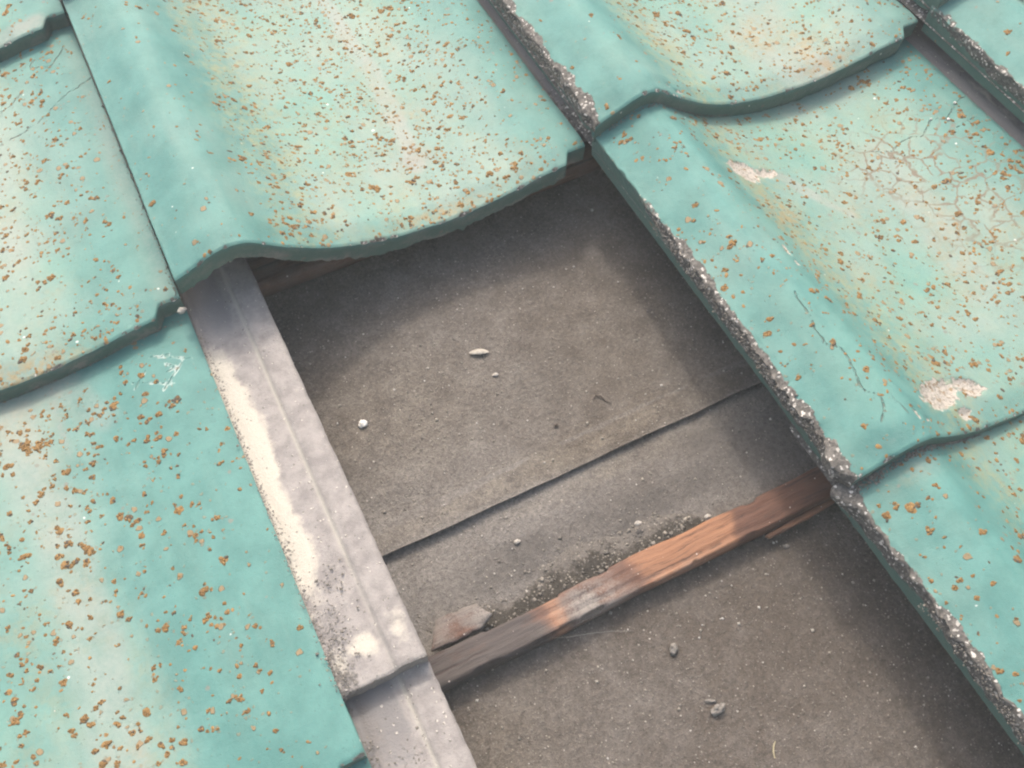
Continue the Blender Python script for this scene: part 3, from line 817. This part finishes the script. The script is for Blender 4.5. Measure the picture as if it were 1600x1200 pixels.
T_F = dict(seed=83, clump=1.1, mid_end=300, lumps=[(299, 9, 4.5)], hump=.55, rub=[(0, .6), (90, .8), (140, 1.0), (225, .95), (255, .6), (275, .55), (290, 1.0), (350, 1.0)], spots=.8, lichens=900, lich_k=.9, lich_r=1.25, fade=-.05, algae=.6, rust=[(30, 286, 12, 6, .3)], dirt=[(35, 288, 20, 7, .3)], bare=[(285, 150, 20, 300)])
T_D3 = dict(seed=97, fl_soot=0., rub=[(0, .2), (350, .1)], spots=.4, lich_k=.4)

make_tile(0, 1, T_A, 'lichen speckled tile at the left with a thin diagonal crack across it')
make_tile(1, 1, T_B, 'heavily lichen speckled tile overhanging the top of the open gap')
make_tile(2, 1, T_C, 'rust stained tile at top right with grey crumbling mortar on its left edge')
make_tile(0, 2, T_D, 'deeper green tile at lower left with bare grey side flange and faint stamped mark')
make_tile(2, 2, T_E, 'cracked tile right of the gap with two white chipped patches')
make_tile(3, 2, T_G, 'clean pale tile at the far upper right, right of the cracked one')
make_tile(2, 3, T_F, 'tile at the lower right below the chipped cracked tile')
make_tile(0, 0, T_TL, 'tile whose front corner just shows in the top left corner')
make_tile(0, 3, T_D3, 'tile at the bottom border whose grey flange emerges beneath the bare one')
make_tile(3, 1, T_G0, 'tile seen only by its shaded front edge at the top right border')
plainp = dict(seed=7, rub=[(0, .2), (350, .2)], spots=.5, lich_k=.5)
for (c, r) in [(1, 0), (2, 0), (3, 0), (4, 0), (4, 1), (4, 2), (3, 3), (4, 3), (-1, 0), (-1, 1), (-1, 2), (-1, 3)]:
    make_tile(c, r, dict(plainp, seed=7 + c * 3 + r * 11), 'tile whose left edge barely shows in the top right corner' if (c, r) == (4, 2) else
              'plain green roof tile of the surrounding courses outside the picture', False, group='green roof tiles' if (c, r) == (4, 2) else 'surrounding green roof tiles')

# ------------------------------------------------------------------ loose grit, soil and debris
OCT = np.array([(1, 0, 0), (-1, 0, 0), (0, 1, 0), (0, -1, 0), (0, 0, 1), (0, 0, -1)], float)
OCF = np.array([(0, 2, 4), (2, 1, 4), (1, 3, 4), (3, 0, 4), (2, 0, 5), (1, 2, 5), (3, 1, 5), (0, 3, 5)])

def grit(name, P, R, rnd, label, seed):
    rng = np.random.default_rng(seed)
    n = len(P)
    S = OCT[None] * (R[:, None, None]) * rng.uniform(.6, 1.35, (n, 6, 1)) * np.array([1, 1, .7])
    a = rng.uniform(0, 6.28, n); ca, sa = np.cos(a)[:, None], np.sin(a)[:, None]
    X = S[:, :, 0] * ca - S[:, :, 1] * sa; Y = S[:, :, 0] * sa + S[:, :, 1] * ca
    V = np.stack([X, Y, S[:, :, 2]], -1) + P[:, None, :]
    F = (OCF[None] + (np.arange(n) * 6)[:, None, None]).reshape(-1, 3)
    o = build(name, V.reshape(-1, 3) / 1000, F, M_GRIT, None, {'rnd': np.repeat(rnd, 6)}, True)
    tag(o, label, 'grit', None, 'stuff')
    return on_roof(o)

rng = np.random.default_rng(5)
def felt_z(u, v):
    up = v > -488
    h = (fbm(u / 90, v / 70, 11, 3) - .5) * 3.0
    return np.where(up, FELT * 1000 + h * sstep(-490, -448, v) + 3.2 * sstep(-462, -488, v), FELT * 1000 - 2.2 + h * np.where(v > -585, 1, .8))
N = 17000
gu = rng.uniform(345, 720, N); gv = rng.uniform(-760, -295, N)
den = .42 + .75 * bump_at(gu, gv, 400, -450, 60, 60) + .8 * bump_at(gu, gv, 450, -540, 80, 14) + .35 * (gv < -585)
k = rng.uniform(0, 1.3, N) < den
gu, gv = gu[k], gv[k]
R = np.clip(np.exp(rng.normal(math.log(.36), .45, len(gu))), .2, 1.5)
rn = np.clip(rng.beta(1.5, 1.7, len(gu)), 0, 1)
grit('grit', np.stack([gu, gv, felt_z(gu, gv) + R * .35], -1), R, rn, 'fine pale mineral grit strewn over the dark felt', 6)

n2 = 620
u2 = rng.uniform(348, 715, n2); v2 = rng.uniform(-755, -300, n2)
R2 = np.clip(np.exp(rng.normal(math.log(.62), .33, n2)), .4, 1.5)
grit('grit', np.stack([u2, v2, felt_z(u2, v2) + R2 * .4], -1), R2, rng.uniform(.62, 1.0, n2), 'larger pale grains dotted over the dark felt', 8)

# soil and rubble caught against the upper side of the batten
us = np.arange(372, 572, 1.0); ts = np.linspace(0, 1, 22)
Us_, Ts_ = np.meshgrid(us, ts, indexing='ij')
prof = bump_at(Us_, 0 * Us_, 455, 0, 42, 1) + .85 * bump_at(Us_, 0 * Us_, 515, 0, 28, 1) + .35 * bump_at(Us_, 0 * Us_, 395, 0, 14, 1)
depth = 12 + 17 * prof * (.6 + .8 * fbm(Us_ / 17, Us_ * 0, 201, 3))
Vs_ = -560.5 + Ts_ * depth
Hs_ = (1 - Ts_) ** 1.1 * 9.5 * np.clip(prof, 0, 1.1) * (.55 + .9 * fbm(Us_ / 9, Vs_ / 9, 203, 4)) + (fbm(Us_ / 3, Vs_ / 3, 205, 3) - .5) * 2.6 * (1 - Ts_) * np.clip(prof * 1.5, 0, 1) - .9 * Ts_
V = np.stack([Us_, Vs_, FELT * 1000 - 2.6 + Hs_], -1).reshape(-1, 3) / 1000
o = build('soil', V, grid_faces(len(us), len(ts)), M_SOIL, None, {'fade': np.clip(Ts_ * 1.05 + .5 * sstep(.45, .1, prof), 0, 1)}, True, {'tc': V})
on_roof(tag(o, 'dark soil and rubble caught against the upper side of the batten', 'soil', None, 'stuff'))
n = 620
i = rng.integers(0, len(V), n * 3); pr = prof.reshape(-1)[i]
i = i[rng.uniform(0, 1, len(i)) < pr][:n]
P = V[i] * 1000 + rng.normal(0, .6, (len(i), 3)) * np.array([1, 1, .2])
R = np.clip(np.exp(rng.normal(math.log(.6), .5, len(i))), .25, 2.2)
grit('grit', P + np.array([0, 0, .3]), R, rng.beta(1.0, 1.9, len(i)), 'coarse sandy rubble on the soil behind the batten', 9)

# grit along crumbling tile edges: left edges of tiles, in tile millimetres
def edge_grit(col, row, spans, n, label, seed, rmax=1.5, med=.6, bias=1.3):
    r = np.random.default_rng(seed); Ps = []
    for (u0, v0, u1, v1, sp, dz) in spans:
        m_ = int(n * math.hypot(u1 - u0, v1 - v0) / sum(math.hypot(a[2] - a[0], a[3] - a[1]) for a in spans))
        t = r.uniform(0, 1, m_)
        u = u0 + (u1 - u0) * t + r.normal(0, sp, m_); v = v0 + (v1 - v0) * t + r.normal(0, sp * .6, m_)
        if callable(dz): z = dz(u, v)
        else:
            z = tile_top(np.clip(u, 0, 298), v) + dz
        Ps.append(np.stack([u + col * W * 1000, v - row * L * 1000, z], -1))
    P = np.concatenate(Ps)
    R = np.clip(np.exp(r.normal(math.log(med * .8), .40, len(P))), .22, rmax * .8)
    grit('grit', P, R, .64 * r.beta(bias, 2.1, len(P)), label, seed + 1)

side = lambda droop=0., dz0=-1., dz1=-9., sx=1.6: (lambda u, v: tile_top(np.clip(u, 0, 300), v) + np.where(u < 0, -np.random.default_rng(int(abs(v.sum()) * 7) % 9999).uniform(.5, 9, len(u)), .2))
edge_grit(2, 2, [(-2.2, 5, -2.2, 215, 1.4, side())], 900, 'pale crumbs of mortar along the broken left edge of the cracked tile', 301, 1.5, .55)
edge_grit(2, 1, [(-2.2, -2, -2.2, 180, 1.5, side())], 620, 'crumbs of grey mortar along the left edge of the upper right tile', 303, 1.6, .6)
edge_grit(2, 3, [(-2.0, 120, -2.0, 225, 1.3, side())], 380, 'crumbs of mortar along the left edge of the lower right tile', 305, 1.4, .55)
# against the front foot of tiles (resting on the tile below)
foot = lambda c, r: (lambda u, v: tile_top(np.clip(u, 0, 298), v + L * 1000) + .3)
edge_grit(2, 2, [(4, -1.5, 60, -1.5, 2.0, foot(2, 2)), (60, 0, 110, 0, 1.0, foot(2, 2)), (2, -3, 20, -3, 3.0, foot(2, 2))], 750, 'grey gritty moss packed under the front edge of the cracked tile', 307, 1.8, .65, 1.0)
edge_grit(2, 1, [(6, -2, 60, -1.5, 1.5, foot(2, 1)), (60, 0, 120, 0, .8, foot(2, 1))], 300, 'dusty crumbs under the front edge of the upper right tile', 309, 1.2, .45, .9)
edge_grit(0, 1, [(150, -.5, 295, 1, 1.0, foot(0, 1))], 260, 'dark crumbs under the front edge of the left tile', 311, .9, .4, .7)
# dirt in the joint left of the middle tile, on the left tile's painted edge
edge_grit(0, 1, [(296.5, 12, 298.5, 120, 1.2, .4), (298, 120, 299, 230, .8, .3)], 520, 'brown crumbs in the joint left of the middle tile', 313, 1.3, .5, .95)
edge_grit(0, 2, [(298, 25, 300, 130, 1.8, 1.0), (299, 130, 300, 285, 1.2, .8)], 700, 'sandy grains along the border of the bare flange', 315, 1.2, .5, 2.0)
edge_grit(0, 2, [(303, 28, 318, 95, 5.0, lambda u, v: -31.0 - 15.5 * v / 297.5 + 3.2)], 190, 'coarse grains on the lower part of the bare flange', 317, 1.5, .6, 1.2)
edge_grit(0, 3, [(299, 250, 300, 300, 1.6, 1.0), (318, 262, 330, 290, 8, lambda u, v: -31.0 - 15.5 * v / 297.5 + 3.4)], 260, 'sandy grains on the flange at the bottom border', 319, 1.3, .55, 1.6)

def rock(name, u, v, z, ru, rv, rz, mat, label, cat, seed, ang=0., group=None, rough=.35):
    """an irregular lump: displaced ico-like sphere"""
    r = np.random.default_rng(seed); nl, nm = 13, 20
    ph = np.linspace(0, np.pi, nl)[:, None]; th = np.linspace(0, 2 * np.pi, nm, endpoint=False)[None, :]
    d = np.stack([np.sin(ph) * np.cos(th), np.sin(ph) * np.sin(th), np.cos(ph) + 0 * th], -1)
    k = 1 + rough * 2.4 * (fbm(d[..., 0] * 2.6 + seed + d[..., 2] * 1.7, d[..., 1] * 2.6 + d[..., 2] * 3.1, seed, 4) - .5)
    d = d * k[..., None]; d[0] = d[0].mean(0); d[-1] = d[-1].mean(0)
    P = d * np.array([ru, rv, rz]); a = math.radians(ang)
    x = P[..., 0] * math.cos(a) - P[..., 1] * math.sin(a); y = P[..., 0] * math.sin(a) + P[..., 1] * math.cos(a)
    V = np.stack([x, y, P[..., 2]], -1).reshape(-1, 3) / 1000
    i, j = np.meshgrid(np.arange(nl - 1), np.arange(nm), indexing='ij'); j2 = (j + 1) % nm
    F = np.stack([i * nm + j, (i + 1) * nm + j, (i + 1) * nm + j2, i * nm + j2], -1).reshape(-1, 4)
    o = build(name, V, F, mat)
    o.location = (u / 1000, v / 1000, z / 1000)
    return tag(on_roof(o), label, cat, group)

def fz(u, v): return float(felt_z(np.array([u * 1.0]), np.array([v * 1.0]))[0])
rock('plaster_chip', 373.8, -396.3, fz(373.8, -396.3) + 1.3, 3.0, 2.6, 1.8, M_CHALK, 'small white plaster chip on the felt near the bare flange', 'chip', 401, 20, rough=.6)
rock('mortar_lump', 483.7, -617.8, fz(483.7, -617.8) + 1.6, 3.6, 2.4, 2.2, M_LUMP, 'upper of two grey mortar lumps on the felt below the batten', 'lump', 402, 50, rough=.5)
rock('mortar_lump', 488.6, -659.6, fz(488.6, -659.6) + 1.8, 4.6, 2.6, 2.4, M_LUMP, 'lower knobbly grey mortar lump near the bottom of the gap', 'lump', 403, 10, rough=.6)
rock('mortar_crumb', 487.7, -653.5, fz(487.7, -653.5) + .7, 3.2, 1.1, 1.0, M_LUMP, 'narrow grey crumb just above the lower mortar lump', 'crumb', 404, -25, rough=.5)
rock('pebble', 544.9, -556.5, FELT * 1000 + 6.5, 2.0, 1.6, 1.5, M_SHINGLE, 'pale pebble against the upper side of the batten at right', 'pebble', 405)
rock('pebble', 429.8, -515.5, fz(429.8, -515.5) + 1.0, 2.0, 1.5, 1.2, M_SHINGLE, 'pale pebble alone on the dusty strip between lap line and batten', 'pebble', 406)
rock('pebble', 470.7, -400.7, fz(470.7, -400.7) + 1.0, 2.1, 1.4, 1.2, M_SHINGLE, 'pale pebble on the felt just below the dry leaf', 'pebble', 407)
rock('pebble', 582.7, -593.7, fz(582.7, -593.7) + .9, 1.9, 1.4, 1.2, M_LUMP, 'grey pebble on the felt below the orange splinter', 'pebble', 408)
rock('pebble', 600.6, -303.6, fz(600.6, -303.6) + .8, 1.2, 1.2, 1.0, M_SHINGLE, 'tiny pale pebble in the shaded top corner of the gap', 'pebble', 409)
rock('pebble', 490.2, -453.9, fz(490.2, -453.9) + .8, 1.5, 1.2, 1.0, M_TWIG, 'small dark pebble on the felt above the lap line', 'pebble', 410)
rock('pebble', 503, -540.5, FELT * 1000 + 5.5, 2.2, 1.7, 1.5, M_SHINGLE, 'pale pebble on top of the soil behind the batten', 'pebble', 411)
rock('pebble', 295.8, -299.4, -28.8, 3.0, 2.2, 2.0, M_SHINGLE, 'pale pebble at the upper end of the bare flange', 'pebble', 412, 20)
for i, (u_, v_) in enumerate([(268.5, 222.5), (283.5, 233.8), (258.0, 229.5)]):
    z_ = float(tile_top(np.array([u_]), np.array([v_]), 4.0)[0])
    rock('white_crumb', u_ + 600, v_ - 2 * L * 1000, z_ + .5, 1.5 - .3 * i, 1.2 - .2 * i, .9, M_CHALK,
         ['largest white crumb in the bend of the dark crack', 'white crumb at the upper end of the dark crack', 'small white crumb on the left part of the dark crack'][i], 'crumb', 420 + i)

def tube(name, pts, rad, mat, label, cat, seed=0, sides=6, flat=1.0):
    P = np.array(pts, float) / 1000; n = len(P)
    T = np.gradient(P, axis=0); T /= np.linalg.norm(T, axis=1)[:, None]
    A = np.cross(T, [0, 0, 1]); A /= np.linalg.norm(A, axis=1)[:, None]; B = np.cross(A, T)
    rr = np.array(rad, float)[:, None] / 1000 if hasattr(rad, '__len__') else np.full((n, 1), rad / 1000)
    a = np.linspace(0, 2 * np.pi, sides, endpoint=False)
    V = np.stack([P + A * rr * math.cos(t) + B * rr * flat * math.sin(t) for t in a], 1)
    f = grid_faces(n, sides)
    cl = np.stack([np.arange(n - 1) * sides + sides - 1, np.arange(1, n) * sides + sides - 1, np.arange(1, n) * sides, np.arange(n - 1) * sides], -1)
    o = build(name, V.reshape(-1, 3), [np.concatenate([f, cl]), np.array([range(sides)])[:, ::-1], np.array([range((n - 1) * sides, n * sides)])], mat)
    return tag(on_roof(o), label, cat)
def lay(pts, up): return [(x, y, fz(x, y) + up + (q if len(r_) else 0)) for x, y, *r_ in pts for q in [r_[0] if r_ else 0]]
t_ = np.linspace(0, 1, 11)
lx, ly = 461.5 + 12.9 * t_, -377.6 - 5.2 * t_
tube('dry_leaf', [(x, y, fz(x, y) + 1.3 + 1.2 * math.sin(3.14 * q)) for x, y, q in zip(lx, ly, t_)], 2.3 * np.sin(np.pi * (t_ * .94 + .03)) ** .7 + .12, M_LEAF, 'small pale dry leaf in the middle of the upper felt sheet', 'leaf', 0, 8, .28)
tube('twig', [(522, -447.5, fz(522, -447) + .6), (525, -445.8, fz(525, -446) + 1.4), (528, -448.2, fz(528, -448) + 1.6), (529, -452, fz(529, -452) + .9), (532, -456, fz(532, -456) + .5)], [.3, .55, .6, .5, .2], M_TWIG, 'tiny dark hooked twig on the felt above the lap line at right', 'twig')
tube('straw', [(509.3, -689.3, fz(509, -689) + .6), (507, -691, fz(507, -691) + .9), (505, -693.5, fz(505, -693) + .9), (503.8, -697, fz(504, -697) + .5)], [.35, .5, .5, .3], M_STRAW, 'short dry straw on the felt near the bottom border', 'straw')
tube('thread', [(419.2, -582.0, -76), (430, -585.5, -80), (441.8, -588.0, -84), (455, -592, -87), (468, -597.5, fz(468, -597) + .4)], [.06, .1, .11, .1, .06], M_SILK, 'fine pale thread hanging off the lower side of the batten', 'thread')

# ------------------------------------------------------------------ thin haze volume, added in place of lens glare
hz = box('haze', -31, 31, -31, 31, -1.0, camo.matrix_world.translation.z + .12, None)
hm = bpy.data.materials.new('thin_milky_air'); hm.use_nodes = True
ht = hm.node_tree; ht.nodes.remove(ht.nodes['Principled BSDF'])
pv = ht.nodes.new('ShaderNodeVolumePrincipled')
pv.inputs['Color'].default_value = (.93, 1.0, .99, 1)
pv.inputs['Density'].default_value = 0.036
ht.links.new(pv.outputs[0], ht.nodes['Material Output'].inputs['Volume'])
hz.data.materials.append(hm)
tag(hz, 'thin milky haze over the roof', None, None, 'stuff')
